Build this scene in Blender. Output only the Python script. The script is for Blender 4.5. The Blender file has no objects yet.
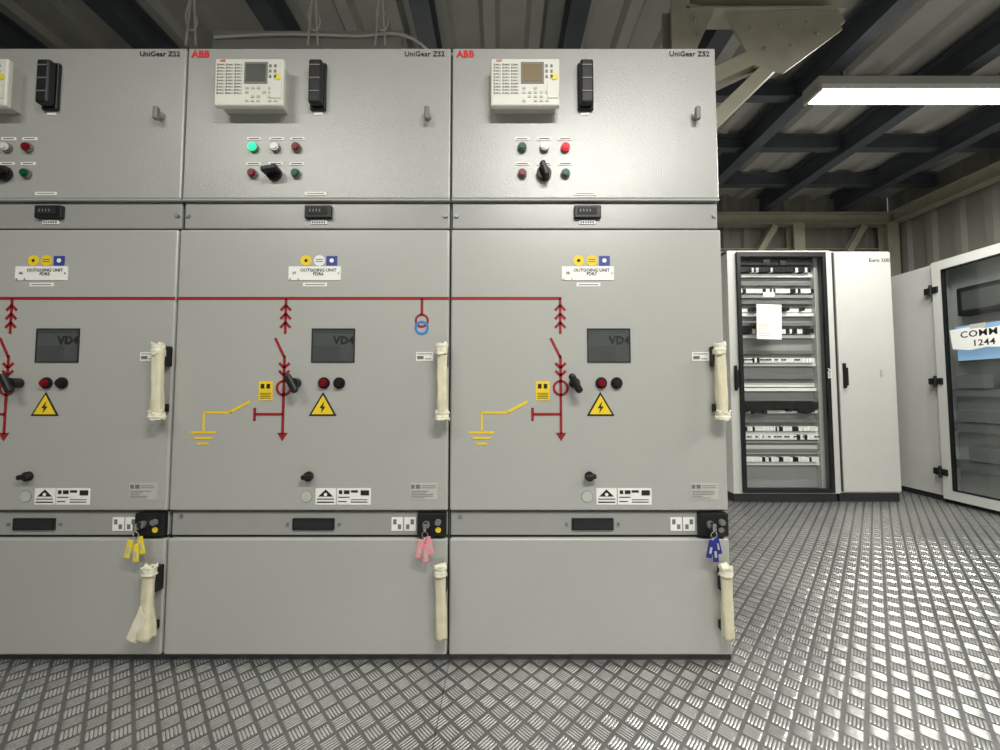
import bpy, bmesh, math, random
from mathutils import Vector, Matrix
random.seed(4)
C = bpy.context.scene.collection
PI = math.pi

# ------------------------------------------------------------------ materials
def mat(name, col, rough=0.5, metal=0.0, bump=0.0, bscale=200, var=0.06, vscale=6, emit=None, estr=0, spec=0.5):
    m = bpy.data.materials.new(name); m.use_nodes = True
    nt = m.node_tree; b = nt.nodes['Principled BSDF']
    b.inputs['Roughness'].default_value = rough
    b.inputs['Metallic'].default_value = metal
    b.inputs['Specular IOR Level'].default_value = spec
    tc = nt.nodes.new('ShaderNodeTexCoord')
    nz = nt.nodes.new('ShaderNodeTexNoise'); nz.inputs['Scale'].default_value = vscale
    nz.inputs['Detail'].default_value = 4
    nt.links.new(tc.outputs['Object'], nz.inputs['Vector'])
    cr = nt.nodes.new('ShaderNodeValToRGB')
    cr.color_ramp.elements[0].position = 0.3; cr.color_ramp.elements[1].position = 0.7
    cr.color_ramp.elements[0].color = tuple(c*(1-var) for c in col)+(1,)
    cr.color_ramp.elements[1].color = tuple(min(1, c*(1+var)) for c in col)+(1,)
    nt.links.new(nz.outputs['Fac'], cr.inputs['Fac'])
    nt.links.new(cr.outputs['Color'], b.inputs['Base Color'])
    if bump:
        n2 = nt.nodes.new('ShaderNodeTexNoise'); n2.inputs['Scale'].default_value = bscale
        n2.inputs['Detail'].default_value = 2
        nt.links.new(tc.outputs['Object'], n2.inputs['Vector'])
        bp = nt.nodes.new('ShaderNodeBump'); bp.inputs['Strength'].default_value = bump
        bp.inputs['Distance'].default_value = 0.001
        nt.links.new(n2.outputs['Fac'], bp.inputs['Height'])
        nt.links.new(bp.outputs['Normal'], b.inputs['Normal'])
    if emit:
        b.inputs['Emission Color'].default_value = tuple(emit)+(1,)
        b.inputs['Emission Strength'].default_value = estr
    return m

M = {}
M['panel'] = mat('panel_grey_paint', (0.385,0.390,0.368), 0.33, bump=0.35, bscale=260, var=0.02, vscale=2, spec=1.0)
M['panel_tex'] = mat('panel_textured_paint', (0.35,0.355,0.337), 0.33, bump=1.0, bscale=200, var=0.03, vscale=3, spec=0.9)
M['strip'] = mat('panel_strip_paint', (0.30,0.306,0.294), 0.34, bump=0.3, bscale=260, var=0.03, spec=0.9)
M['carcass'] = mat('carcass_dark', (0.03,0.03,0.03), 0.6)
M['side'] = mat('side_grey_paint', (0.34,0.35,0.34), 0.45, var=0.03)
M['white'] = mat('label_white', (0.80,0.80,0.77), 0.5, var=0.02)
M['cream'] = mat('relay_cream', (0.64,0.64,0.57), 0.4, var=0.02)
M['disc'] = mat('seal_disc_grey', (0.44,0.48,0.42), 0.4, var=0.02)
M['lgrey'] = mat('light_grey_plastic', (0.45,0.45,0.42), 0.45, var=0.03)
M['mgrey'] = mat('mid_grey_plastic', (0.16,0.16,0.155), 0.45, var=0.03)
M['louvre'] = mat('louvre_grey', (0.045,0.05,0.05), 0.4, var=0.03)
M['black'] = mat('black_plastic', (0.010,0.010,0.011), 0.42, var=0.1, spec=0.35)
M['ink'] = mat('black_ink', (0.018,0.018,0.02), 0.6, spec=0.3)
M['red'] = mat('mimic_red', (0.27,0.009,0.015), 0.5, var=0.03)
M['logo'] = mat('logo_red', (0.65,0.02,0.03), 0.5, var=0.02)
M['blue'] = mat('mimic_blue', (0.03,0.20,0.60), 0.5, var=0.03)
M['dblue'] = mat('sticker_blue', (0.03,0.05,0.28), 0.5, var=0.03)
M['yellow'] = mat('mimic_yellow', (0.78,0.56,0.015), 0.5, var=0.03)
M['chrome'] = mat('chrome', (0.65,0.65,0.65), 0.2, 1.0, var=0.02)
M['steel'] = mat('steel_dull', (0.36,0.36,0.36), 0.4, 0.8, var=0.05)
M['screen'] = mat('lcd_screen', (0.08,0.085,0.075), 0.25, var=0.05)
M['screen2'] = mat('lcd_screen_brown', (0.20,0.155,0.09), 0.25, var=0.05)
M['green_on'] = mat('lamp_green_lit', (0.01,0.4,0.12), 0.3, emit=(0.02,1,0.30), estr=1.6, spec=0.1)
M['green'] = mat('lamp_green', (0.005,0.07,0.035), 0.35, spec=0.2)
M['red_on'] = mat('lamp_red_lit', (0.6,0.005,0.01), 0.3, emit=(1,0.008,0.02), estr=1.7, spec=0.1)
M['redl'] = mat('lamp_red', (0.17,0.005,0.009), 0.35, spec=0.2)
M['whitel'] = mat('lamp_white', (0.62,0.62,0.58), 0.25)
M['wrap'] = mat('masking_paper', (0.62,0.58,0.42), 0.7, bump=0.6, bscale=35, var=0.12, vscale=18)
M['wrap2'] = mat('masking_paper_light', (0.68,0.66,0.53), 0.7, bump=0.6, bscale=35, var=0.10, vscale=18)
M['pink'] = mat('tag_pink', (0.75,0.28,0.33), 0.4)
M['tagy'] = mat('tag_yellow', (0.75,0.62,0.05), 0.4)
M['tagb'] = mat('tag_blue', (0.015,0.02,0.22), 0.4)
M['rackw'] = mat('rack_white_paint', (0.50,0.505,0.48), 0.4, bump=0.2, bscale=260, var=0.02)
M['rackin'] = mat('rack_interior', (0.29,0.29,0.285), 0.5, var=0.05)
M['beige'] = mat('beige_steel_paint', (0.40,0.385,0.30), 0.5, var=0.1, vscale=8)
M['beam'] = mat('dark_beam_paint', (0.07,0.08,0.095), 0.45, var=0.15, vscale=5)
M['deck'] = mat('ceiling_deck', (0.42,0.41,0.375), 0.5, var=0.1, vscale=3)
M['wall'] = mat('wall_cladding', (0.26,0.255,0.22), 0.55, var=0.08, vscale=3)
M['wallf'] = mat('wall_panel', (0.30,0.30,0.28), 0.6, var=0.06, vscale=2)
M['lampdiff'] = mat('fluorescent_diffuser', (0.9,0.9,0.85), 0.4, emit=(1.0,0.98,0.88), estr=12)
M['bluescreen'] = mat('monitor_glow', (0.2,0.35,0.5), 0.3, emit=(0.34,0.56,0.80), estr=0.6)
M['wire'] = mat('wire_white', (0.80,0.80,0.76), 0.5)
M['plinth'] = mat('plinth_black', (0.02,0.02,0.022), 0.45)
M['winglass'] = mat('inspection_glass', (0.072,0.080,0.080), 0.12, var=0.1, spec=0.4)

def glassmat(name, tint, gl):
    """single-sheet glass: reflects on its outer face, clear on the way back out"""
    m = bpy.data.materials.new(name); m.use_nodes = True
    nt = m.node_tree; nt.nodes.clear()
    o = nt.nodes.new('ShaderNodeOutputMaterial'); mx = nt.nodes.new('ShaderNodeMixShader')
    t = nt.nodes.new('ShaderNodeBsdfTransparent'); g = nt.nodes.new('ShaderNodeBsdfGlossy')
    g.inputs['Roughness'].default_value = 0.03; t.inputs['Color'].default_value = tint+(1,)
    f = nt.nodes.new('ShaderNodeFresnel'); f.inputs['IOR'].default_value = gl
    ge = nt.nodes.new('ShaderNodeNewGeometry')
    a = nt.nodes.new('ShaderNodeMath'); a.operation = 'SUBTRACT'; a.inputs[0].default_value = 1.0
    nt.links.new(ge.outputs['Backfacing'], a.inputs[1])
    b = nt.nodes.new('ShaderNodeMath'); b.operation = 'MULTIPLY'
    nt.links.new(f.outputs[0], b.inputs[0]); nt.links.new(a.outputs[0], b.inputs[1])
    nt.links.new(b.outputs[0], mx.inputs[0]); nt.links.new(t.outputs[0], mx.inputs[1])
    nt.links.new(g.outputs[0], mx.inputs[2]); nt.links.new(mx.outputs[0], o.inputs[0])
    return m
M['glass'] = glassmat('door_glass', (0.95,0.96,0.96), 1.4)
M['glassd'] = glassmat('door_glass_tinted', (0.74,0.77,0.78), 1.5)

# checker plate floor
def floor_mat():
    m = bpy.data.materials.new('five_bar_tread_plate'); m.use_nodes = True
    nt = m.node_tree; N = nt.nodes; L = nt.links; b = N['Principled BSDF']
    def math_(op, a, bb=None, c=None, clamp=False):
        n = N.new('ShaderNodeMath'); n.operation = op; n.use_clamp = clamp
        for i, v in enumerate((a, bb, c)):
            if v is None: continue
            if isinstance(v, (int, float)): n.inputs[i].default_value = v
            else: L.new(v, n.inputs[i])
        return n.outputs[0]
    tc = N.new('ShaderNodeTexCoord'); mp = N.new('ShaderNodeMapping')
    mp.inputs['Rotation'].default_value = (0, 0, PI/4)
    s = 1/0.050; mp.inputs['Scale'].default_value = (s, s, s)
    L.new(tc.outputs['Object'], mp.inputs['Vector'])
    sp = N.new('ShaderNodeSeparateXYZ'); L.new(mp.outputs[0], sp.inputs[0])
    u, v = sp.outputs[0], sp.outputs[1]
    fu, fv = math_('FRACT', u), math_('FRACT', v)
    par = math_('MULTIPLY', math_('FRACT', math_('MULTIPLY', math_('ADD', math_('FLOOR', u), math_('FLOOR', v)), 0.5)), 2.0)
    par = math_('ROUND', par)
    inv = math_('SUBTRACT', 1.0, par)
    A = math_('ADD', math_('MULTIPLY', fu, inv), math_('MULTIPLY', fv, par))
    B = math_('ADD', math_('MULTIPLY', fv, inv), math_('MULTIPLY', fu, par))
    A = math_('DIVIDE', math_('SUBTRACT', A, 0.08), 0.84)
    inside = math_('LESS_THAN', math_('ABSOLUTE', math_('SUBTRACT', A, 0.5)), 0.5)
    sA = math_('FRACT', math_('MULTIPLY', A, 5.0))
    p1 = math_('POWER', math_('ABSOLUTE', math_('DIVIDE', math_('SUBTRACT', sA, 0.5), 0.44)), 2.0)
    p2 = math_('POWER', math_('ABSOLUTE', math_('DIVIDE', math_('SUBTRACT', B, 0.5), 0.44)), 4.0)
    h = math_('MULTIPLY', math_('SUBTRACT', math_('SUBTRACT', 1.0, p1), p2, clamp=True), inside)
    sp2 = N.new('ShaderNodeSeparateXYZ'); L.new(tc.outputs['Object'], sp2.inputs[0])
    sx = math_('ABSOLUTE', math_('SUBTRACT', math_('FRACT', math_('DIVIDE', math_('ADD', sp2.outputs[0], 0.180+0.75), 1.5)), 0.5))
    seam = math_('LESS_THAN', sx, 0.0009)
    sy = math_('ABSOLUTE', math_('SUBTRACT', math_('FRACT', math_('DIVIDE', math_('ADD', sp2.outputs[1], 1.2), 3.0)), 0.5))
    seam = math_('MAXIMUM', seam, math_('LESS_THAN', sy, 0.0006))
    nz = N.new('ShaderNodeTexNoise'); nz.inputs['Scale'].default_value = 2.2; nz.inputs['Detail'].default_value = 6
    L.new(tc.outputs['Object'], nz.inputs['Vector'])
    nz2 = N.new('ShaderNodeTexNoise'); nz2.inputs['Scale'].default_value = 60; nz2.inputs['Detail'].default_value = 3
    L.new(tc.outputs['Object'], nz2.inputs['Vector'])
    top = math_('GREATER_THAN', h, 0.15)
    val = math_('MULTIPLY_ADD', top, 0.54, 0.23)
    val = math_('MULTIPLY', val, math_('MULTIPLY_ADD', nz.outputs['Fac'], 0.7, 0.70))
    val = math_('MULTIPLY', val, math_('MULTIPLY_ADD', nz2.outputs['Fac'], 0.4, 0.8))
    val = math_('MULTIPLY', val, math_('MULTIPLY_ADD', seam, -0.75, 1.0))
    cb = N.new('ShaderNodeCombineColor')
    L.new(val, cb.inputs[0]); L.new(val, cb.inputs[1]); L.new(math_('MULTIPLY', val, 0.98), cb.inputs[2])
    L.new(cb.outputs[0], b.inputs['Base Color'])
    b.inputs['Metallic'].default_value = 0.82
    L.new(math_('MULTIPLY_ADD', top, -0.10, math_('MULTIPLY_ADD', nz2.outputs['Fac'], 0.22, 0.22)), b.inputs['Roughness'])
    bp = N.new('ShaderNodeBump'); bp.inputs['Strength'].default_value = 0.75; bp.inputs['Distance'].default_value = 0.002
    L.new(h, bp.inputs['Height']); L.new(bp.outputs[0], b.inputs['Normal'])
    return m
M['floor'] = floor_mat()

# ------------------------------------------------------------------ helpers
def empty(name, loc=(0,0,0), rot=(0,0,0)):
    o = bpy.data.objects.new(name, None); o.location = loc; o.rotation_euler = rot
    o.empty_display_size = 0.1; C.objects.link(o); return o

def obj(name, me, m, parent=None):
    o = bpy.data.objects.new(name, me); C.objects.link(o)
    if m is not None: me.materials.append(M[m] if isinstance(m, str) else m)
    if parent: o.parent = parent
    return o

def from_bm(name, bm, m, parent=None, smooth=False):
    me = bpy.data.meshes.new(name)
    bmesh.ops.recalc_face_normals(bm, faces=bm.faces)
    if smooth:
        for f in bm.faces: f.smooth = True
    bm.to_mesh(me); bm.free()
    return obj(name, me, m, parent)

def addbox(bm, x0,x1,y0,y1,z0,z1, rotc=None):
    vs = [bm.verts.new((x,y,z)) for x in (x0,x1) for y in (y0,y1) for z in (z0,z1)]
    for f in ((0,1,3,2),(4,6,7,5),(0,4,5,1),(2,3,7,6),(0,2,6,4),(1,5,7,3)):
        bm.faces.new([vs[i] for i in f])
    if rotc:
        bmesh.ops.rotate(bm, verts=vs, cent=rotc[0], matrix=rotc[1])
    return vs

def box(name, x0,x1,y0,y1,z0,z1, m, parent=None, bev=0, seg=2, rot=None):
    bm = bmesh.new(); addbox(bm, min(x0,x1),max(x0,x1),min(y0,y1),max(y0,y1),min(z0,z1),max(z0,z1))
    if bev:
        bmesh.ops.bevel(bm, geom=bm.edges[:], offset=bev, segments=seg, affect='EDGES', profile=0.5)
    if rot is not None:
        c = ((x0+x1)/2,(y0+y1)/2,(z0+z1)/2)
        bmesh.ops.rotate(bm, verts=bm.verts, cent=c, matrix=rot)
    return from_bm(name, bm, m, parent)

def boxes(name, lst, m, parent=None):
    bm = bmesh.new()
    for l in lst: addbox(bm, *l)
    return from_bm(name, bm, m, parent)

def cyl(name, c, r, d, m, parent=None, axis='Y', r2=None, seg=24, bev=0):
    bm = bmesh.new()
    bmesh.ops.create_cone(bm, cap_ends=True, segments=seg, radius1=r, radius2=r if r2 is None else r2, depth=d)
    if bev:
        es = [e for e in bm.edges if len(e.link_faces)==2 and any(len(f.verts)>4 for f in e.link_faces)]
        bmesh.ops.bevel(bm, geom=es, offset=bev, segments=2, affect='EDGES')
    R = {'Y': Matrix.Rotation(PI/2,3,'X'), 'X': Matrix.Rotation(PI/2,3,'Y'), 'Z': Matrix.Identity(3)}[axis]
    bmesh.ops.rotate(bm, verts=bm.verts, matrix=R)
    bmesh.ops.translate(bm, verts=bm.verts, vec=c)
    return from_bm(name, bm, m, parent)

def addline(bm, x1,z1,x2,z2,w,y=-0.0015,t=0.0015):
    d = Vector((x2-x1,0,z2-z1)); L = d.length; d.normalize(); n = Vector((-d.z,0,d.x))*w/2
    a = Vector((x1,y,z1)); b_ = Vector((x2,y,z2)); k = Vector((0,t,0))
    vs = [bm.verts.new(p) for p in (a+n,b_+n,b_-n,a-n,a+n+k,b_+n+k,b_-n+k,a-n+k)]
    for f in ((0,1,2,3),(7,6,5,4),(0,4,5,1),(1,5,6,2),(2,6,7,3),(3,7,4,0)): bm.faces.new([vs[i] for i in f])

def addpoly(bm, pts, y=-0.0015, t=0.0015):
    a = [bm.verts.new((p[0],y,p[1])) for p in pts]; b_ = [bm.verts.new((p[0],y+t,p[1])) for p in pts]
    bm.faces.new(a); bm.faces.new(b_[::-1]); n = len(pts)
    for i in range(n): bm.faces.new((a[i],b_[i],b_[(i+1)%n],a[(i+1)%n]))

def addring(bm, cx,cz,r,w,y=-0.0015,t=0.0015,n=28):
    rs = []
    for k in range(n):
        a = 2*PI*k/n; rs.append([bm.verts.new((cx+q*math.cos(a),yy,cz+q*math.sin(a))) for q,yy in ((r-w/2,y),(r+w/2,y),(r+w/2,y+t),(r-w/2,y+t))])
    for k in range(n):
        p,q = rs[k], rs[(k+1)%n]
        for i in range(4): bm.faces.new((p[i],p[(i+1)%4],q[(i+1)%4],q[i]))

def disc(name, x, z, r, m, parent, y=-0.0012, t=0.0012):
    return cyl(name, (x, y+t/2, z), r, t, m, parent, seg=24)

def text(name, s, x, z, size, m, parent, y=-0.0015, rot=(PI/2,0,0), off=0.0, align='CENTER', sp=1.0):
    cu = bpy.data.curves.new(name, 'FONT'); cu.body = s; cu.size = size; cu.align_x = align; cu.align_y = 'CENTER'
    cu.extrude = 0.0004; cu.offset = off; cu.resolution_u = 2; cu.space_character = sp; cu.space_line = 0.85
    o = bpy.data.objects.new(name, cu); C.objects.link(o); cu.materials.append(M[m])
    o.location = (x, y, z); o.rotation_euler = rot; o.parent = parent
    return o

def tube(name, pts, r, m, parent=None, smooth=True):
    cu = bpy.data.curves.new(name, 'CURVE'); cu.dimensions = '3D'; cu.bevel_depth = r; cu.bevel_resolution = 3; cu.use_fill_caps = True
    sp = cu.splines.new('BEZIER' if smooth else 'POLY')
    if smooth:
        sp.bezier_points.add(len(pts)-1)
        for p, q in zip(sp.bezier_points, pts): p.co = q; p.handle_left_type = p.handle_right_type = 'AUTO'
    else:
        sp.points.add(len(pts)-1)
        for p, q in zip(sp.points, pts): p.co = (*q, 1)
    o = bpy.data.objects.new(name, cu); C.objects.link(o); cu.materials.append(M[m]); o.parent = parent
    return o

def wrap(name, x, y, z0, z1, rx, ry, m, parent, seed=0, lean=0.0, flare=0.0, rough=1.0):
    """crumpled paper sleeve: flattened rounded section with soft folds and torn rims"""
    rnd = random.Random(seed); bm = bmesh.new(); n = 28; K = 22; rings = []
    ph1, ph2, ph3 = (rnd.uniform(0,6) for _ in range(3))
    for k in range(K+1):
        f = k/K; z = z1+(z0-z1)*f
        sc = 1+0.05*rough*math.sin(7*f+ph1)+0.03*rough*math.sin(17*f+ph2)+flare*max(0,f-0.5)*2
        ring = []
        for i in range(n):
            t = 2*PI*i/n; c, s = math.cos(t), math.sin(t)
            q = (abs(c)**3+abs(s)**3)**(-1/3)
            rr = sc*q*(1+0.05*rough*math.sin(3*t+ph1+4*f)+0.035*rough*math.sin(5*t-6*f+ph3)+rnd.uniform(-0.012,0.012))
            dz = 0.006*math.sin(3*t+ph2)+0.003*math.sin(7*t+ph1) if k in (0,K) else 0
            ring.append(bm.verts.new((x+lean*f+rx*rr*c, y+ry*rr*s, z+dz)))
        rings.append(ring)
    for k in range(K):
        for i in range(n): bm.faces.new((rings[k][i],rings[k][(i+1)%n],rings[k+1][(i+1)%n],rings[k+1][i]))
    for rg, sg in ((rings[0],1),(rings[-1],-1)):
        cx = sum((v.co for v in rg), Vector())/n
        inner = [bm.verts.new(cx+(v.co-cx)*0.7-Vector((0,0,0.006*sg))) for v in rg]
        for i in range(n): bm.faces.new((rg[i],rg[(i+1)%n],inner[(i+1)%n],inner[i]))
        bm.faces.new(inner)
    return from_bm(name, bm, m, parent, smooth=True)

def beam(name, p0, p1, w, h, m, parent=None, prof='I', up=(0,0,1), t=0.012):
    p0, p1 = Vector(p0), Vector(p1); d = (p1-p0).normalized(); up = Vector(up)
    s = d.cross(up)
    if s.length < 1e-3: s = d.cross(Vector((1,0,0)))
    s.normalize(); u = s.cross(d).normalized()
    a, b_ = w/2, h/2
    if prof == 'I':
        P = [(-a,-b_),(a,-b_),(a,-b_+t),(t/2,-b_+t),(t/2,b_-t),(a,b_-t),(a,b_),(-a,b_),(-a,b_-t),(-t/2,b_-t),(-t/2,-b_+t),(-a,-b_+t)]
    elif prof == 'C':
        P = [(-a,-b_),(a,-b_),(a,-b_+t),(-a+t,-b_+t),(-a+t,b_-t),(a,b_-t),(a,b_),(-a,b_)]
    else:
        P = [(-a,-b_),(a,-b_),(a,b_),(-a,b_)]
    bm = bmesh.new()
    A = [bm.verts.new(p0+s*x+u*y) for x,y in P]; B = [bm.verts.new(p1+s*x+u*y) for x,y in P]
    bm.faces.new(A); bm.faces.new(B[::-1]); n = len(P)
    for i in range(n): bm.faces.new((A[i],B[i],B[(i+1)%n],A[(i+1)%n]))
    return from_bm(name, bm, m, parent)

def corrugated(name, origin, along, across, length, width, depthv, pitch, m):
    bm = bmesh.new(); o = Vector(origin); al = Vector(along); ac = Vector(across)*width; dv = Vector(depthv)
    pts = []; x = 0
    while x < length:
        for f, h in ((0,0),(0.55,0),(0.65,1),(0.9,1),(1.0,0)):
            if x+f*pitch <= length: pts.append((x+f*pitch, h))
        x += pitch
    va = [bm.verts.new(o+al*p+dv*h) for p,h in pts]; vb = [bm.verts.new(o+al*p+dv*h+ac) for p,h in pts]
    for i in range(len(pts)-1):
        if pts[i] == pts[i+1]: continue
        bm.faces.new((va[i],va[i+1],vb[i+1],vb[i]))
    bmesh.ops.remove_doubles(bm, verts=bm.verts, dist=1e-5)
    return from_bm(name, bm, m)

# ------------------------------------------------------------------ room shell
XL, XR, YF, YB, ZC = -4.2, 4.75, -2.4, 4.5, 3.36
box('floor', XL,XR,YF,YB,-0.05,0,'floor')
corrugated('ceiling', (XL,YF,ZC), (1,0,0), (0,1,0), XR-XL, YB-YF, (0,0,-0.045), 0.30, 'deck')
box('ceiling_slab', XL-0.05,XR+0.05,YF-0.05,YB+0.05,ZC+0.01,ZC+0.06,'deck')
corrugated('wall_back', (XL,YB,0), (1,0,0), (0,0,1), XR-XL, ZC, (0,-0.035,0), 0.25, 'wall')
corrugated('wall_right', (XR,YF,0), (0,1,0), (0,0,1), YB-YF, ZC, (-0.035,0,0), 0.25, 'wall')
box('wall_left', XL-0.05,XL,YF,YB,0,ZC,'wallf')
box('wall_front', XL,XR,YF-0.05,YF,0,ZC,'wallf')

e = empty('ceiling_beams')
for i, x in enumerate((-3.15,-2.25,-1.35,-0.45,0.45,1.35,2.25,3.15,4.05)):
    beam('beam_long_%d'%i, (x,YF+0.02,3.21), (x,YB-0.06,3.21), 0.11, 0.20, 'beam', e)
for i, y in enumerate((-1.4,-0.2,1.0,2.75,3.35,3.95)):
    beam('beam_cross_%d'%i, (XL+0.02,y,3.245), (XR-0.05,y,3.245), 0.07, 0.13, 'beam', e)

e = empty('wall_steel_frame')
beam('rail_back', (XL+0.05,4.36,3.0), (XR-0.12,4.36,3.0), 0.12, 0.14, 'beige', e)
beam('rail_right', (4.62,YF+0.05,3.0), (4.62,4.30,3.0), 0.12, 0.14, 'beige', e)
for i, x in enumerate((2.45,3.5,4.6)):
    beam('post_%d'%i, (x,4.36,0.0), (x,4.36,2.93), 0.13, 0.12, 'beige', e, up=(0,1,0))
for i,(x0,x1) in enumerate(((2.9,3.25),(3.95,4.3))):
    beam('brace_%d'%i, (x0,4.36,2.35), (x1,4.36,2.92), 0.07, 0.07, 'beige', e, prof='C', up=(0,1,0))
for i, y in enumerate((1.2,2.7,)):
    beam('post_right_%d'%i, (4.62,y,0.0), (4.62,y,2.93), 0.13, 0.12, 'beige', e, up=(1,0,0))
beam('girt_back', (1.5,4.40,2.62), (4.5,4.40,2.62), 0.06, 0.08, 'beige', e, prof='C')

e = empty('steel_column_brace')
beam('column', (0.97,1.98,0.0), (0.97,1.98,3.10), 0.10, 0.12, 'beige', e, up=(0,1,0))
beam('top_chord', (1.0,1.98,3.06), (1.86,1.98,3.06), 0.12, 0.09, 'beige', e, prof='C')
beam('diag_a', (1.84,1.97,2.98), (1.05,1.97,2.60), 0.09, 0.08, 'beige', e, prof='C')
beam('diag_b', (1.55,1.97,2.80), (1.04,1.97,2.30), 0.09, 0.07, 'beige', e, prof='C')
bm = bmesh.new()
addpoly(bm, [(1.22,2.98),(1.80,3.03),(1.84,2.90),(1.52,2.66),(1.36,2.70)], y=1.925, t=0.012)
from_bm('gusset', bm, 'beige', e)
bm = bmesh.new()
addpoly(bm, [(1.0,3.05),(1.16,3.02),(1.06,2.80),(1.0,2.75)], y=1.925, t=0.012)
from_bm('gusset_small', bm, 'beige', e)
for i,(x,z) in enumerate(((1.35,2.9),(1.5,2.92),(1.65,2.93),(1.42,2.79),(1.56,2.81),(1.7,2.87),(1.05,2.95),(1.06,2.87))):
    cyl('bolt_%d'%i, (x,1.918,z), 0.010, 0.014, 'beige', e, seg=6)

# ------------------------------------------------------------------ lights (modelled fixtures; the last is an added fill)
def fixture(name, x, y, z, L, rotz=0, w=0.14, power=0, par=None):
    e = empty(name, (x,y,z), (0,0,rotz))
    box('housing', -L/2,L/2,-w/2,w/2,-0.02,0.045,'lgrey',e,bev=0.008)
    box('reflector_lip_a', -L/2+0.01,L/2-0.01,-w/2,-w/2+0.012,-0.045,-0.01,'white',e,bev=0.003)
    box('reflector_lip_b', -L/2+0.01,L/2-0.01,w/2-0.012,w/2,-0.045,-0.01,'white',e,bev=0.003)
    box('diffuser', -L/2+0.02,L/2-0.02,-w/2+0.016,w/2-0.016,-0.068,-0.015,'lampdiff',e,bev=0.02,seg=4)
    box('endcap_l', -L/2,-L/2+0.022,-w/2,w/2,-0.06,0.0,'lgrey',e,bev=0.006)
    box('endcap_r', L/2-0.022,L/2,-w/2,w/2,-0.06,0.0,'lgrey',e,bev=0.006)
    for sx in (-L*0.35, L*0.35):
        box('hanger_%d'%(sx>0), sx-0.015,sx+0.015,-0.01,0.01,0.04,3.13-z,'steel',e)
    if power:
        ld = bpy.data.lights.new(name+'_lamp','AREA'); ld.shape='RECTANGLE'; ld.size=L-0.1; ld.size_y=w-0.04
        ld.energy = power; ld.color=(1.0,0.98,0.925)
        lo = bpy.data.objects.new('lamp', ld); C.objects.link(lo); lo.location=(0,0,-0.08); lo.parent=e
    return e
fixture('added_fill_light', 2.88, 2.45, 3.0, 1.55, power=62)
fixture('added_fill_light', 0.70, -0.35, 2.95, 1.5, power=84)
fixture('added_fill_light', -1.6, -0.35, 2.95, 1.5, power=30)
fixture('added_fill_light', 3.0, 0.3, 2.95, 1.3, rotz=PI/2, power=58)
fixture('added_fill_light', -0.6, 3.75, 2.85, 1.5, power=40)  # added fill, unseen behind the switchgear, brightens the ceiling and back walls

# ------------------------------------------------------------------ switchgear
FY = 1.37
EDGE = [-3.208,-2.200,-1.192,-0.184]; W = 1.008; DEPTH = 1.9

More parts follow.
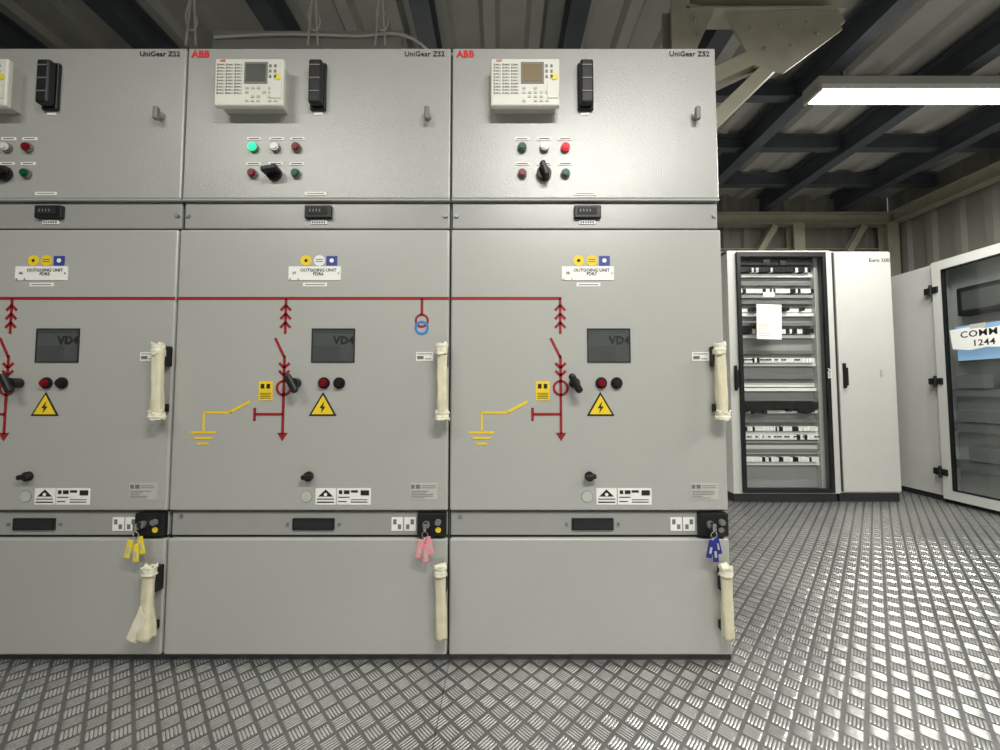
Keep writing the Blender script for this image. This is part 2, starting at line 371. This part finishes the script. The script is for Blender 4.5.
def make_unit(idx, ox, lamps, screen, tag, feeder, vt, end, torn=False):
    e = empty('switchgear_cabinet', (ox, FY, 0)); rnd = random.Random(idx)
    g = 0.0035
    box('carcass', 0.002,W-0.002,0.022,DEPTH,0.0,2.25,'carcass',e)
    box('side_left', 0.0,0.002,0.03,DEPTH,0.0,2.26,'side',e)
    box('side_right', W-0.002,W,0.03,DEPTH,0.0,2.26,'side',e)
    box('roof', 0.0,W,0.02,DEPTH,2.25,2.262,'side',e)
    box('instrument_door', g,W-g,0,0.022,1.675,2.263,'panel_tex',e,bev=0.005,seg=3)
    box('instrument_door_lip', g,W-g,-0.001,0.02,1.668,1.6745,'side',e)
    box('counter_strip', 0.006,W-0.006,0.012,0.024,1.566,1.664,'strip',e,bev=0.003)
    box('breaker_door', g,W-g,-0.004,0.022,0.527,1.556,'panel',e,bev=0.007,seg=3)
    box('interlock_strip', 0.006,W-0.006,0.010,0.024,0.436,0.520,'strip',e,bev=0.003)
    box('cable_door', g,W-g,-0.004,0.022,0.026,0.428,'panel',e,bev=0.007,seg=3)
    box('plinth', 0.0,W,0.012,DEPTH,0.0,0.022,'plinth',e)
    yb = -0.0055
    text('maker_logo','ABB',0.052,2.237,0.037,'logo',e,off=0.0012,sp=1.02)
    text('type_text','UniGear ZS2',0.905,2.238,0.0280,'ink',e,sp=1.03,off=0.0002)
    # relay
    rx0,rx1,rz0,rz1,rp = 0.150,0.402,1.992,2.172,-0.055
    box('relay_body', rx0+0.012,rx1-0.012,-0.045,0.001,rz0+0.01,rz1-0.01,'lgrey',e)
    box('relay_face', rx0,rx1,rp,-0.035,rz0,rz1,'cream',e,bev=0.006,seg=3)
    lst = []
    for c in range(3):
        for r in range(10):
            lst.append((rx0+0.016+c*0.032, rx0+0.016+c*0.032+0.022, rp-0.001, rp, rz1-0.022-r*0.012-0.006, rz1-0.022-r*0.012))
    boxes('relay_led_labels', lst, 'lgrey', e)
    boxes('relay_leds', [(a-0.005,a-0.001,b-0.001,c,d,f) for a,_,b,c,d,f in lst], 'mgrey', e)
    boxes('relay_led_text', [(a+0.003,a+0.003+rnd.uniform(0.008,0.016),b-0.0006,c,d+0.002,d+0.0035) for a,_,b,c,d,f in lst], 'ink', e)
    box('relay_lcd_bezel', rx0+0.110,rx0+0.194,rp-0.002,rp,rz1-0.097,rz1-0.016,'mgrey',e)
    box('relay_lcd', rx0+0.116,rx0+0.188,rp-0.003,rp,rz1-0.090,rz1-0.024,screen,e)
    lst = []
    for r in range(4):
        for c in range(6):
            if rnd.random()<0.85: lst.append((rx0+0.115+c*0.021, rx0+0.127+c*0.021, rp-0.002, rp, rz0+0.014+r*0.016, rz0+0.022+r*0.016))
    boxes('relay_keys', lst, 'lgrey', e)
    boxes('relay_keys_dark', [(rx0+0.2+0.018*c, rx0+0.208+0.018*c, rp-0.002, rp, rz1-0.035-0.02*r, rz1-0.025-0.02*r) for c in range(2) for r in range(3)], 'mgrey', e)
    disc('relay_tag', rx1-0.02, 2.10, 0.012, 'tagy', e, y=rp-0.002)
    box('relay_tag_sheet', rx1-0.045,rx1-0.006,rp-0.0025,rp,2.02,2.075,'cream',e)
    text('relay_logo','ABB', rx0+0.03, rz1-0.011, 0.012,'logo',e,y=rp-0.002)
    # test block
    box('test_block_base', 0.477,0.536,-0.012,0.0,2.012,2.195,'black',e,bev=0.004)
    box('test_block', 0.482,0.531,-0.038,-0.01,2.02,2.188,'black',e,bev=0.008,seg=3)
    boxes('test_block_ribs', [(0.488,0.525,-0.040,-0.038,2.06+0.05*k,2.064+0.05*k) for k in range(3)], 'mgrey', e)
    box('test_block_label', 0.49,0.522,-0.002,0,1.998,2.008,'white',e)
    # latch
    cyl('latch_boss', (0.92,-0.008,1.99),0.014,0.018,'steel',e,bev=0.002)
    box('latch_lever', 0.911,0.929,-0.030,-0.014,1.964,2.014,'mgrey',e,bev=0.005,seg=3)
    # pilot lamps
    for k,(lx,m) in enumerate(zip((0.267,0.350,0.429), lamps)):
        cyl('lamp_ring_%d'%k,(lx,-0.005,1.868),0.018,0.010,'mgrey',e,bev=0.002)
        cyl('lamp_lens_%d'%k,(lx,-0.013,1.868),0.0150,0.012,m,e,bev=0.004)
        box('lamp_label_%d'%k, lx-0.027,lx+0.027,-0.002,0,1.899,1.911,'white',e)
        box('lamp_label_text_%d'%k, lx-0.02,lx+0.02,-0.0025,0,1.9035,1.9065,'ink',e)
        box('button_label_%d'%k, lx-0.027,lx+0.027,-0.002,0,1.803,1.814,'white',e)
        box('button_label_text_%d'%k, lx-0.02,lx+0.02,-0.0025,0,1.807,1.810,'ink',e)
    for k,(lx,m) in enumerate(((0.267,'redl'),(0.429,'green'))):
        cyl('button_ring_%d'%k,(lx,-0.005,1.768),0.018,0.010,'mgrey',e,bev=0.002)
        cyl('button_%d'%k,(lx,-0.012,1.768),0.0145,0.012,m,e,bev=0.003)
    cyl('selector_base',(0.348,-0.008,1.768),0.028,0.016,'black',e,bev=0.003)
    box('selector_lever',0.338,0.358,-0.045,-0.014,1.740,1.799,'black',e,bev=0.006,rot=Matrix.Rotation(math.radians(-20 if idx==3 else 80),3,'Y'))
    box('tagplate',0.462,0.542,-0.002,0,1.688,1.700,'white',e)
    box('tagplate_text',0.470,0.534,-0.0025,0,1.6925,1.6955,'mgrey',e)
    # counter strip
    box('counter_frame',0.462,0.562,-0.002,0.014,1.602,1.650,'black',e,bev=0.003)
    box('counter_window',0.472,0.545,-0.004,-0.002,1.615,1.640,'ink',e)
    boxes('counter_digits',[(0.482+0.012*k,0.486+0.012*k,-0.0045,-0.002,1.624,1.634) for k in range(4)],'mgrey',e)
    box('counter_label',0.482,0.542,0.009,0.013,1.583,1.596,'white',e)
    boxes('counter_pixels',[(0.486+0.009*k,0.491+0.009*k,0.0085,0.013,1.586,1.593) for k in range(6)],'ink',e)
    for k,lx in enumerate((0.02,W-0.02)):
        cyl('strip_screw_%d'%k,(lx,0.009,1.615),0.008,0.008,'steel',e,seg=12)
        cyl('strip_screw_low_%d'%k,(lx+ (0.02 if k==0 else -0.0),0.008,0.505),0.006,0.006,'steel',e,seg=12)
    # stickers on door
    disc('sticker_yellow_a',0.475,1.438,0.0205,'yellow',e,y=yb); disc('sticker_dot_a',0.475,1.438,0.006,'ink',e,y=yb-0.0005)
    disc('sticker_yellow_b',0.524,1.438,0.0205,'yellow' if idx!=2 else 'white',e,y=yb)
    box('sticker_blue',0.55,0.59,yb,-0.003,1.42,1.455,'dblue',e)
    disc('sticker_blue_mark',0.57,1.438,0.008,'white',e,y=yb-0.0006)
    boxes('sticker_text',[(0.511,0.537,yb-0.001,-0.003,1.441,1.4435),(0.511,0.537,yb-0.001,-0.003,1.433,1.4355)],'mgrey',e)
    box('nameplate',0.412,0.604,yb-0.001,-0.003,1.364,1.416,'white',e)
    text('nameplate_text','OUTGOING UNIT\n'+feeder,0.522,1.394,0.0165,'ink',e,y=yb-0.0015,off=0.0002)
    text('nameplate_no','0%s'%(5+idx),0.434,1.39,0.014,'ink',e,y=yb-0.0015)
    for k,lx in enumerate((0.419,0.449,0.597)): cyl('nameplate_screw_%d'%k,(lx,yb-0.001,1.368 if k<2 else 1.39),0.003,0.004,'steel',e,seg=8)
    box('nameplate_small',0.466,0.554,yb,-0.003,1.341,1.355,'white',e)
    box('nameplate_small_text',0.474,0.546,yb-0.0005,-0.003,1.3465,1.3495,'mgrey',e)
    # mimic diagram
    Y = yb; bm = bmesh.new()
    def ln(a,b_,c,d,w=0.0095): addline(bm,a,b_,c,d,w,y=Y,t=0.002)
    bx = 0.405; zb = 1.297
    ln(0.004, zb, (bx+0.005 if end else W-0.004), zb, 0.0105)
    ln(bx, zb, bx, 1.165)
    for z in (1.272,1.240,1.208):
        ln(bx,z,bx-0.019,z-0.020); ln(bx,z,bx+0.019,z-0.020)
    ln(bx-0.036,1.150,bx,1.078)
    ln(bx,1.085,bx,0.80)
    for z in (1.040,1.012):
        ln(bx-0.019,z+0.018,bx,z); ln(bx+0.019,z+0.018,bx,z)
    addring(bm,bx,0.967,0.025,0.009,y=Y,t=0.002)
    addpoly(bm,[(bx-0.019,0.805),(bx+0.019,0.805),(bx,0.775)],y=Y,t=0.002)
    ln(bx,0.872,bx-0.10,0.872); ln(bx-0.103,0.895,bx-0.103,0.848)
    if vt:
        ln(0.905,zb,0.905,1.235); addring(bm,0.905,1.214,0.022,0.008,y=Y,t=0.002)
    from_bm('mimic_red_lines', bm, 'red', e)
    if vt:
        bm = bmesh.new(); addring(bm,0.905,1.188,0.022,0.008,y=Y-0.0005,t=0.002); from_bm('mimic_blue_ring', bm, 'blue', e)
    bm = bmesh.new()
    ln(0.284,0.918,0.213,0.880); ln(0.218,0.878,0.118,0.878,0.007); ln(0.118,0.878,0.118,0.808,0.007)
    ln(0.072,0.806,0.164,0.806,0.0075); ln(0.085,0.786,0.151,0.786,0.0075); ln(0.098,0.766,0.138,0.766,0.0075)
    from_bm('mimic_earth_lines', bm, 'yellow', e)
    # window
    wx0,wx1,wz0,wz1 = 0.507,0.657,1.064,1.181
    boxes('window_frame',[(wx0-0.004,wx1+0.004,-0.007,-0.003,wz1,wz1+0.004),(wx0-0.004,wx1+0.004,-0.007,-0.003,wz0-0.004,wz0),(wx0-0.004,wx0,-0.007,-0.003,wz0,wz1),(wx1,wx1+0.004,-0.007,-0.003,wz0,wz1)],'ink',e)
    box('window_glass',wx0,wx1,-0.0055,-0.0035,wz0,wz1,'winglass',e)
    boxes('window_louvres',[(wx0+0.004,wx1-0.050,-0.006,-0.005,wz0+0.006+0.009*k,wz0+0.010+0.009*k) for k in range(6)],'louvre',e)
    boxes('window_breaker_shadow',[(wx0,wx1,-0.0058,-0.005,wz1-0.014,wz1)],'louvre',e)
    text('window_text','VD4',wx1-0.036,wz1-0.040,0.040,'ink',e,y=-0.0072,off=0.0008,sp=1.05)
    # caution label
    box('caution_label',0.314,0.365,yb,-0.003,0.922,0.992,'yellow',e)
    boxes('caution_text',[(0.320,0.359,yb-0.0007,-0.003,0.929+0.006*k,0.931+0.006*k) for k in range(4)]+[(0.322,0.335,yb-0.0007,-0.003,0.965,0.982),(0.343,0.356,yb-0.0007,-0.003,0.965,0.982)],'ink',e)
    # warning triangle
    tx,tz = 0.549,0.895
    def tri(s): return [(tx-s*0.87,tz-s*0.5),(tx+s*0.87,tz-s*0.5),(tx,tz+s)]
    bm = bmesh.new(); addpoly(bm,tri(0.058),y=yb,t=0.002); from_bm('warning_triangle_border', bm,'ink',e)
    bm = bmesh.new(); addpoly(bm,tri(0.046),y=yb-0.001,t=0.002); from_bm('warning_triangle', bm,'yellow',e)
    bm = bmesh.new(); addpoly(bm,[(tx+0.006,tz+0.024),(tx-0.011,tz-0.001),(tx-0.001,tz-0.001),(tx-0.006,tz-0.019),(tx+0.011,tz+0.005),(tx+0.001,tz+0.005)],y=yb-0.002,t=0.002)
    from_bm('warning_bolt', bm,'ink',e)
    # operating lever + buttons
    cyl('lever_boss',(0.452,-0.02,0.985),0.018,0.034,'black',e,bev=0.003)
    box('lever',0.439,0.465,-0.054,-0.032,0.945,1.021,'black',e,bev=0.011,seg=3,rot=Matrix.Rotation(math.radians(-28),3,'Y'))
    cyl('push_ring_a',(0.552,-0.008,0.985),0.021,0.010,'black',e,bev=0.003)
    cyl('push_a',(0.552,-0.015,0.985),0.014,0.014,'redl',e,bev=0.003)
    cyl('push_ring_b',(0.608,-0.008,0.985),0.021,0.010,'black',e,bev=0.003)
    cyl('push_b',(0.608,-0.014,0.985),0.015,0.014,'black',e,bev=0.003)
    # lower door lock
    cyl('lock_boss',(0.505,-0.010,0.650),0.017,0.016,'black',e,bev=0.003)
    box('lock_knob',0.485,0.527,-0.030,-0.016,0.642,0.660,'black',e,bev=0.006,rot=Matrix.Rotation(math.radians(-8),3,'Y'))
    disc('seal_sticker_rim',0.497,0.578,0.021,'mgrey',e,y=yb,t=0.001)
    disc('seal_sticker',0.497,0.578,0.0195,'disc',e,y=yb-0.0008)
    # info stickers
    box('sticker_icon',0.530,0.603,yb,-0.003,0.549,0.607,'white',e)
    bm = bmesh.new(); addpoly(bm,[(0.54,0.578),(0.593,0.578),(0.5665,0.603)],y=yb-0.001,t=0.001); addline(bm,0.536,0.569,0.597,0.569,0.003,y=yb-0.001,t=0.001); addline(bm,0.536,0.558,0.597,0.558,0.004,y=yb-0.001,t=0.001)
    from_bm('sticker_icon_art', bm,'ink',e)
    disc('sticker_icon_dot',0.5665,0.585,0.006,'white',e,y=yb-0.0018)
    box('sticker_info',0.607,0.728,yb,-0.003,0.549,0.607,'white',e)
    boxes('sticker_info_art',[(0.612,0.652,yb-0.001,-0.003,0.574,0.577),(0.614,0.626,yb-0.001,-0.003,0.587,0.600),(0.632,0.652,yb-0.001,-0.003,0.587,0.600),(0.657,0.682,yb-0.001,-0.003,0.592,0.600),(0.692,0.722,yb-0.001,-0.003,0.582,0.600),(0.612,0.642,yb-0.001,-0.003,0.559,0.562),(0.657,0.717,yb-0.001,-0.003,0.557,0.560),(0.657,0.717,yb-0.001,-0.003,0.566,0.568)],'ink',e)
    box('rating_plate',0.868,0.968,yb,-0.003,0.566,0.626,'lgrey',e)
    boxes('rating_plate_art',[(0.873,0.885,yb-0.001,-0.003,0.606,0.620),(0.890,0.905,yb-0.001,-0.003,0.606,0.620)]+[(0.873,0.873+rnd.uniform(0.03,0.085),yb-0.0007,-0.003,0.572+0.006*k,0.574+0.006*k) for k in range(5)]+[(0.91,0.96,yb-0.0007,-0.003,0.608,0.610),(0.91,0.96,yb-0.0007,-0.003,0.615,0.617)],'mgrey',e)
    box('handle_label',0.886,0.948,yb,-0.003,1.066,1.098,'white',e)
    boxes('handle_label_art',[(0.890,0.943,yb-0.0007,-0.003,1.090,1.093),(0.890,0.913,yb-0.0007,-0.003,1.072,1.084),(0.918,0.940,yb-0.0007,-0.003,1.072,1.075)],'mgrey',e)
    # main handle
    hx = 0.986 if idx < 3 else 0.966
    box('handle_mount_top',hx-0.018,hx+0.018,-0.034,-0.003,1.045,1.118,'black',e,bev=0.004)
    box('handle_mount_low',hx-0.014,hx+0.014,-0.034,-0.003,0.88,0.91,'black',e,bev=0.004)
    wrap('handle_wrapped',hx,-0.042,0.858,1.120,0.0180,0.014,'wrap',e,seed=idx*3+1,lean=0.003)
    wrap('handle_wrap_foot',hx+0.003,-0.042,0.855,0.884,0.024,0.018,'wrap2',e,seed=idx*3+7)
    wrap('handle_wrap_band',hx-0.001,-0.042,1.085,1.124,0.0195,0.016,'wrap2',e,seed=idx*3+8)
    # interlock strip
    box('display',0.443,0.594,0.004,0.012,0.455,0.497,'black',e,bev=0.002)
    box('display_glass',0.450,0.587,0.003,0.005,0.461,0.491,'ink',e)
    for k,lx in enumerate((0.425,0.612)): cyl('display_screw_%d'%k,(lx,0.008,0.476),0.005,0.006,'mgrey',e,seg=10)
    box('interlock_label_a',0.800,0.841,0.0085,0.011,0.452,0.500,'white',e)
    box('interlock_label_b',0.846,0.888,0.0085,0.011,0.452,0.500,'white',e)
    boxes('interlock_art',[(0.806,0.818,0.008,0.011,0.475,0.493),(0.823,0.835,0.008,0.011,0.458,0.475),(0.853,0.865,0.008,0.011,0.458,0.475),(0.869,0.881,0.008,0.011,0.475,0.493)],'mgrey',e)
    box('keylock_box',0.896,1.000,-0.010,0.012,0.438,0.520,'black',e,bev=0.004)
    cyl('keylock_a',(0.930,-0.016,0.482),0.013,0.014,'steel',e,bev=0.002)
    cyl('keylock_b',(0.972,-0.016,0.490),0.011,0.014,'mgrey',e,bev=0.002)
    disc('keylock_sticker',0.972,0.462,0.010,'yellow' if idx!=3 else 'mgrey',e,y=-0.0115)
    kx = 0.930
    box('key_bow',kx-0.006,kx+0.006,-0.046,-0.022,0.470,0.494,'chrome',e,bev=0.003)
    tube('key_ring',[(kx,-0.042,0.470),(kx+0.010,-0.038,0.456),(kx,-0.034,0.441),(kx-0.010,-0.038,0.456),(kx,-0.042,0.470)],0.0016,'chrome',e)
    tg = ((-0.017,12,0.004),(0.003,-4,0.020),(0.015,-12,-0.004))
    for k,(dx,a,dz) in enumerate(tg):
        box('key_tag_%d'%k,kx+dx-0.0098,kx+dx+0.0098,-0.046+k*0.006,-0.042+k*0.006,0.382-dz,0.444-dz,tag,e,bev=0.0019,rot=Matrix.Rotation(math.radians(a),3,'Y'))
        box('key_tag_label_%d'%k,kx+dx-0.004,kx+dx+0.004,-0.0466+k*0.006,-0.046+k*0.006,0.398-dz,0.420-dz,'lgrey',e,rot=Matrix.Rotation(math.radians(a),3,'Y'))
    # lower handle
    box('lower_handle_mount_top',hx-0.010,hx+0.020,-0.032,-0.003,0.255,0.342,'black',e,bev=0.004)
    box('lower_handle_mount_low',hx-0.012,hx+0.012,-0.032,-0.003,0.12,0.15,'black',e,bev=0.004)
    wrap('lower_handle_wrapped',hx,-0.040,0.105,0.345,0.0180,0.014,'wrap',e,seed=idx*5+2,lean=0.004 if not torn else -0.006,flare=0.55 if torn else 0.08)
    wrap('lower_handle_wrap_band',hx,-0.040,0.318,0.350,0.021,0.0165,'wrap2',e,seed=idx*5+3)
    if torn:
        bm = bmesh.new()
        addpoly(bm,[(hx-0.010,0.225),(hx+0.006,0.19),(hx-0.002,0.12),(hx-0.018,0.104),(hx-0.036,0.108),(hx-0.052,0.118),(hx-0.034,0.165),(hx-0.022,0.19)],y=-0.060,t=0.003)
        from_bm('lower_handle_torn_flap',bm,'wrap2',e)
    return e
make_unit(0, EDGE[0], ('green','whitel','redl'),'screen','tagy','FDR4',False,False)
make_unit(1, EDGE[1], ('green','whitel','redl'),'screen','tagy','FDR5',False,False,torn=True)
make_unit(2, EDGE[2], ('green_on','whitel','redl'),'screen','pink','FDR6',True,False)
make_unit(3, EDGE[3], ('green','whitel','red_on'),'screen2','tagb','FDR7',False,True)

# ------------------------------------------------------------------ cable tray + wires above the switchgear
e = empty('suspended_cable_tray')
TZ = 2.915
beam('tray', (-1.60,2.02,TZ), (-0.55,2.02,TZ), 0.10, 0.045, 'lgrey', e, prof='C', up=(0,-1,0), t=0.004)
tube('tray_cable', [(-1.58,1.985,TZ),(-1.2,1.98,TZ+0.012),(-0.8,1.985,TZ+0.006),(-0.5,2.0,TZ+0.012),(-0.34,2.1,TZ-0.05)], 0.007, 'wire', e)
for i,x in enumerate((-1.70,-1.03,-0.66)):
    tube('hanger_%d'%i, [(x-0.025,1.97,TZ-0.06),(x-0.015,1.97,3.0),(x+0.0,1.97,3.34)], 0.0055, 'wire', e)
    tube('hanger_b%d'%i, [(x+0.03,1.97,TZ-0.06),(x+0.02,1.97,3.0),(x+0.0,1.97,3.34)], 0.0055, 'wire', e)
    tube('hanger_loop_%d'%i, [(x+0.03,1.95,3.03),(x+0.05,1.95,2.96),(x+0.02,1.95,2.92),(x-0.01,1.95,2.97),(x,1.96,3.12)], 0.004, 'wire', e)

# ------------------------------------------------------------------ rack cabinets at the back
def handle_black(e, x, y, z):
    box('door_handle_plate', x-0.014,x+0.014,y-0.012,y,z-0.11,z+0.11,'black',e,bev=0.005)
    box('door_handle', x-0.010,x+0.010,y-0.035,y-0.012,z-0.09,z+0.07,'black',e,bev=0.006)

def pane(name, x0, x1, y, z0, z1, m, e):
    me = bpy.data.meshes.new(name)
    me.from_pydata([(x0,y,z0),(x1,y,z0),(x1,y,z1),(x0,y,z1)], [], [(0,1,2,3)])
    return obj(name, me, m, e)

e = empty('glass_door_rack_cabinet', (2.03,3.30,0)); w = 0.92; H = 2.22; D = 0.6
box('plinth', 0.01,w-0.01,0.02,D,0,0.075,'plinth',e)
box('side_left', 0,0.02,0.02,D,0.075,H,'rackw',e); box('side_right', w-0.02,w,0.02,D,0.075,H,'rackw',e)
box('back', 0.02,w-0.02,D-0.02,D,0.075,H,'rackin',e)
box('top', 0,w,0.02,D,H-0.02,H,'rackw',e); box('bottom', 0.02,w-0.02,0.02,D-0.02,0.075,0.09,'rackin',e)
boxes('front_frame',[(0,0.075,0,0.02,0.075,H),(w-0.055,w,0,0.02,0.075,H),(0.075,w-0.055,0,0.02,H-0.025,H),(0.075,w-0.055,0,0.02,0.075,0.09)],'rackw',e)
boxes('door_frame',[(0.075,0.105,-0.022,0,0.085,H-0.02),(w-0.085,w-0.055,-0.022,0,0.085,H-0.02),(0.105,w-0.085,-0.022,0,H-0.06,H-0.02),(0.105,w-0.085,-0.022,0,0.085,0.12)],'black',e)
pane('door_glass', 0.105,w-0.085,-0.012,0.12,H-0.06,'glass',e)
handle_black(e, 0.045, 0, 1.08)
PY = 0.11
box('mounting_plate', 0.03,w-0.03,PY,PY+0.01,0.10,H-0.04,'rackin',e)
boxes('rack_uprights',[(0.085,0.118,PY-0.05,PY,0.10,H-0.04),(w-0.098,w-0.065,PY-0.05,PY,0.10,H-0.04)],'lgrey',e)
rn = random.Random(7)
rails=[]; whites=[]; blacks=[]; greys=[]; covers=[]
x0,x1 = 0.135,w-0.10
for z,kind in ((2.06,'b'),(1.87,'m'),(1.70,'s'),(1.50,'b'),(1.245,'w'),(1.02,'r'),(0.82,'B'),(0.63,'m'),(0.56,'w'),(0.46,'r'),(0.36,'m')):
    rails.append((x0-0.015,x1+0.0,PY-0.012,PY-0.001,z-0.016,z+0.016))
    covers.append((x0-0.015,x1+0.0,PY-0.03,PY-0.012,z-0.055,z-0.028))
    x = x0
    while x < x1-0.03:
        ww = rn.uniform(0.010,0.03); f = PY-0.06
        if kind=='b':
            if rn.random()<0.7: blacks.append((x,x+ww,f,PY-0.012,z-0.016,z+0.028))
            else: whites.append((x,x+ww,f,PY-0.012,z-0.02,z+0.02))
        elif kind=='B':
            blacks.append((x,x+ww*1.2,f-0.01,PY-0.012,z-0.05*rn.random()-0.01,z+0.045))
        elif kind=='m':
            (blacks if rn.random()<0.35 else whites).append((x,x+ww,f,PY-0.012,z-0.02,z+0.018))
        elif kind=='w':
            (whites if rn.random()<0.9 else blacks).append((x,x+ww,f,PY-0.012,z-0.026,z+0.016))
            if rn.random()<0.6: blacks.append((x+0.002,x+ww-0.002,f-0.004,f,z-0.006,z+0.006))
        elif kind=='s':
            if rn.random()<0.3: blacks.append((x,x+ww,f,PY-0.012,z-0.01,z+0.02))
        x += ww+0.004
    greys.append((x0-0.01,x1-0.01,PY-0.04,PY-0.002,z+0.055,z+0.085))
boxes('din_rails', rails, 'white', e); boxes('modules_white', whites, 'white', e)
boxes('rail_covers', covers, 'white', e)
boxes('modules_black', blacks, 'black', e); boxes('rack_wire_ducts', greys, 'mgrey', e)
box('schedule_sheet', 0.235,0.455,-0.017,-0.015,1.42,1.73,'white',e,rot=Matrix.Rotation(math.radians(1.5),3,'Y'))
boxes('schedule_text',[(0.25,0.25+rn.uniform(0.08,0.18),-0.0178,-0.0172,1.45+0.02*k,1.454+0.02*k) for k in range(13)],'lgrey',e)
box('schedule_label', 0.30,0.40,-0.017,-0.015,1.80,1.84,'white',e)
boxes('door_clips',[(0.45,0.50,-0.03,-0.014,2.08,2.12),(0.30,0.36,-0.03,-0.014,2.10,2.13)],'black',e)

e = empty('rack_cabinet', (2.953,3.30,0)); w = 0.545
box('plinth', 0.01,w-0.01,0.02,D,0,0.075,'plinth',e)
box('body', 0,w,0.02,D,0.075,H,'rackw',e,bev=0.004)
box('door', 0.035,w-0.012,-0.004,0.02,0.09,H-0.012,'rackw',e,bev=0.006,seg=3)
box('door_gap', 0.028,0.035,0.008,0.021,0.09,H-0.012,'carcass',e)
handle_black(e, 0.075, -0.004, 1.10)
text('cabinet_text','Euro 500',0.43,2.13,0.05,'ink',e,y=-0.006)
text('cabinet_logo','ABB',0.40,1.12,0.04,'lgrey',e,y=-0.006,rot=(PI/2,PI/2,0))
text('cabinet_mark','ABB',-0.07,1.12,0.05,'white',e,y=-0.0245,rot=(PI/2,PI/2,0))

# right row cabinet (front faces -X)
e = empty('tinted_door_control_cabinet', (3.89,3.76,0), (0,0,-PI/2))
H2 = 2.10; D2 = 0.6
box('plinth', 0,1.30,0.02,D2,0,0.05,'plinth',e)
box('blank_section', 0,0.44,0.0,D2,0.05,H2,'rackw',e,bev=0.004)
box('shell_back', 0.44,1.30,D2-0.02,D2,0.05,H2,'rackw',e)
box('shell_far', 0.44,0.46,0.0,D2-0.02,0.05,H2,'rackw',e)
box('shell_near', 1.28,1.30,0.0,D2-0.02,0.05,H2,'rackw',e)
box('shell_top', 0.44,1.30,0.0,D2,H2-0.02,H2,'rackw',e)
box('shell_bottom', 0.46,1.28,0.0,D2-0.02,0.05,0.07,'rackw',e)
dx0,dx1 = 0.455,1.295
boxes('door_frame',[(dx0,dx0+0.07,-0.035,-0.003,0.035,H2+0.005),(dx1-0.07,dx1,-0.035,-0.003,0.035,H2+0.005),(dx0+0.07,dx1-0.07,-0.035,-0.003,H2-0.075,H2+0.005),(dx0+0.07,dx1-0.07,-0.035,-0.003,0.035,0.115)],'rackw',e)
boxes('glass_gasket',[(dx0+0.07,dx0+0.08,-0.037,-0.003,0.115,H2-0.075),(dx1-0.08,dx1-0.07,-0.037,-0.003,0.115,H2-0.075),(dx0+0.08,dx1-0.08,-0.037,-0.003,H2-0.085,H2-0.075),(dx0+0.08,dx1-0.08,-0.037,-0.003,0.115,0.125)],'black',e)
pane('door_glass', dx0+0.08,dx1-0.08,-0.020,0.125,H2-0.085,'glassd',e)
for k,z in enumerate((1.86,1.05,0.26)):
    cyl('hinge_pin_%d'%k, (0.448,-0.045,z), 0.011, 0.10, 'black', e, axis='Z')
    box('hinge_leaf_%d'%k, 0.395,0.50,-0.048,-0.001,z-0.028,z+0.028,'black',e,bev=0.005)
box('inner_plate', 0.46,1.28,0.12,0.13,0.07,H2-0.02,'lgrey',e)
box('monitor', 0.58,1.12,0.02,0.12,1.60,1.84,'black',e,bev=0.01)
box('monitor_screen', 0.62,1.08,0.015,0.02,1.64,1.80,'screen',e)
box('operator_display', 0.565,1.20,0.02,0.12,1.21,1.52,'mgrey',e,bev=0.01)
box('operator_display_screen', 0.575,1.185,0.012,0.02,1.22,1.51,'bluescreen',e)
boxes('equipment_shelves',[(0.50,1.24,0.04,0.12,0.92,0.98),(0.50,1.24,0.04,0.12,0.62,0.70),(0.50,1.24,0.04,0.12,0.30,0.38)],'mgrey',e)
boxes('equipment_faces',[(0.54,0.78,0.03,0.12,0.985,1.10),(0.82,1.20,0.03,0.12,0.985,1.06),(0.54,0.95,0.03,0.12,0.705,0.80),(0.6,1.1,0.03,0.12,0.385,0.50)],'mgrey',e)
bm = bmesh.new()
addpoly(bm,[(0.575,1.32),(0.69,1.30),(0.80,1.315),(0.93,1.30),(0.955,1.40),(0.94,1.47),(0.80,1.465),(0.70,1.49),(0.56,1.485),(0.565,1.40)],y=-0.026,t=0.002)
from_bm('paper_notice', bm, 'white', e)
text('paper_text','COMM',0.75,1.43,0.075,'ink',e,y=-0.0265,off=0.001,sp=1.08)
text('paper_number','1244',0.78,1.352,0.070,'ink',e,y=-0.0265,off=0.001,sp=1.05)
box('paper_tape', 0.70,0.80,-0.0275,-0.0255,1.475,1.51,'lgrey',e)

# ------------------------------------------------------------------ world, camera
wd = bpy.data.worlds.new('World'); bpy.context.scene.world = wd; wd.use_nodes = True
wd.node_tree.nodes['Background'].inputs[0].default_value = (0.9,0.95,1,1)
wd.node_tree.nodes['Background'].inputs[1].default_value = 0.15
cd = bpy.data.cameras.new('camera'); cd.sensor_width = 36; cd.lens = 13.5; cd.clip_start = 0.02
co = bpy.data.objects.new('camera', cd); C.objects.link(co)
co.location = (0,0,0.95); co.rotation_euler = (math.radians(92.7),0,0)
bpy.context.scene.camera = co
bpy.context.scene.view_settings.view_transform = 'Standard'
bpy.context.scene.view_settings.exposure = 0.0
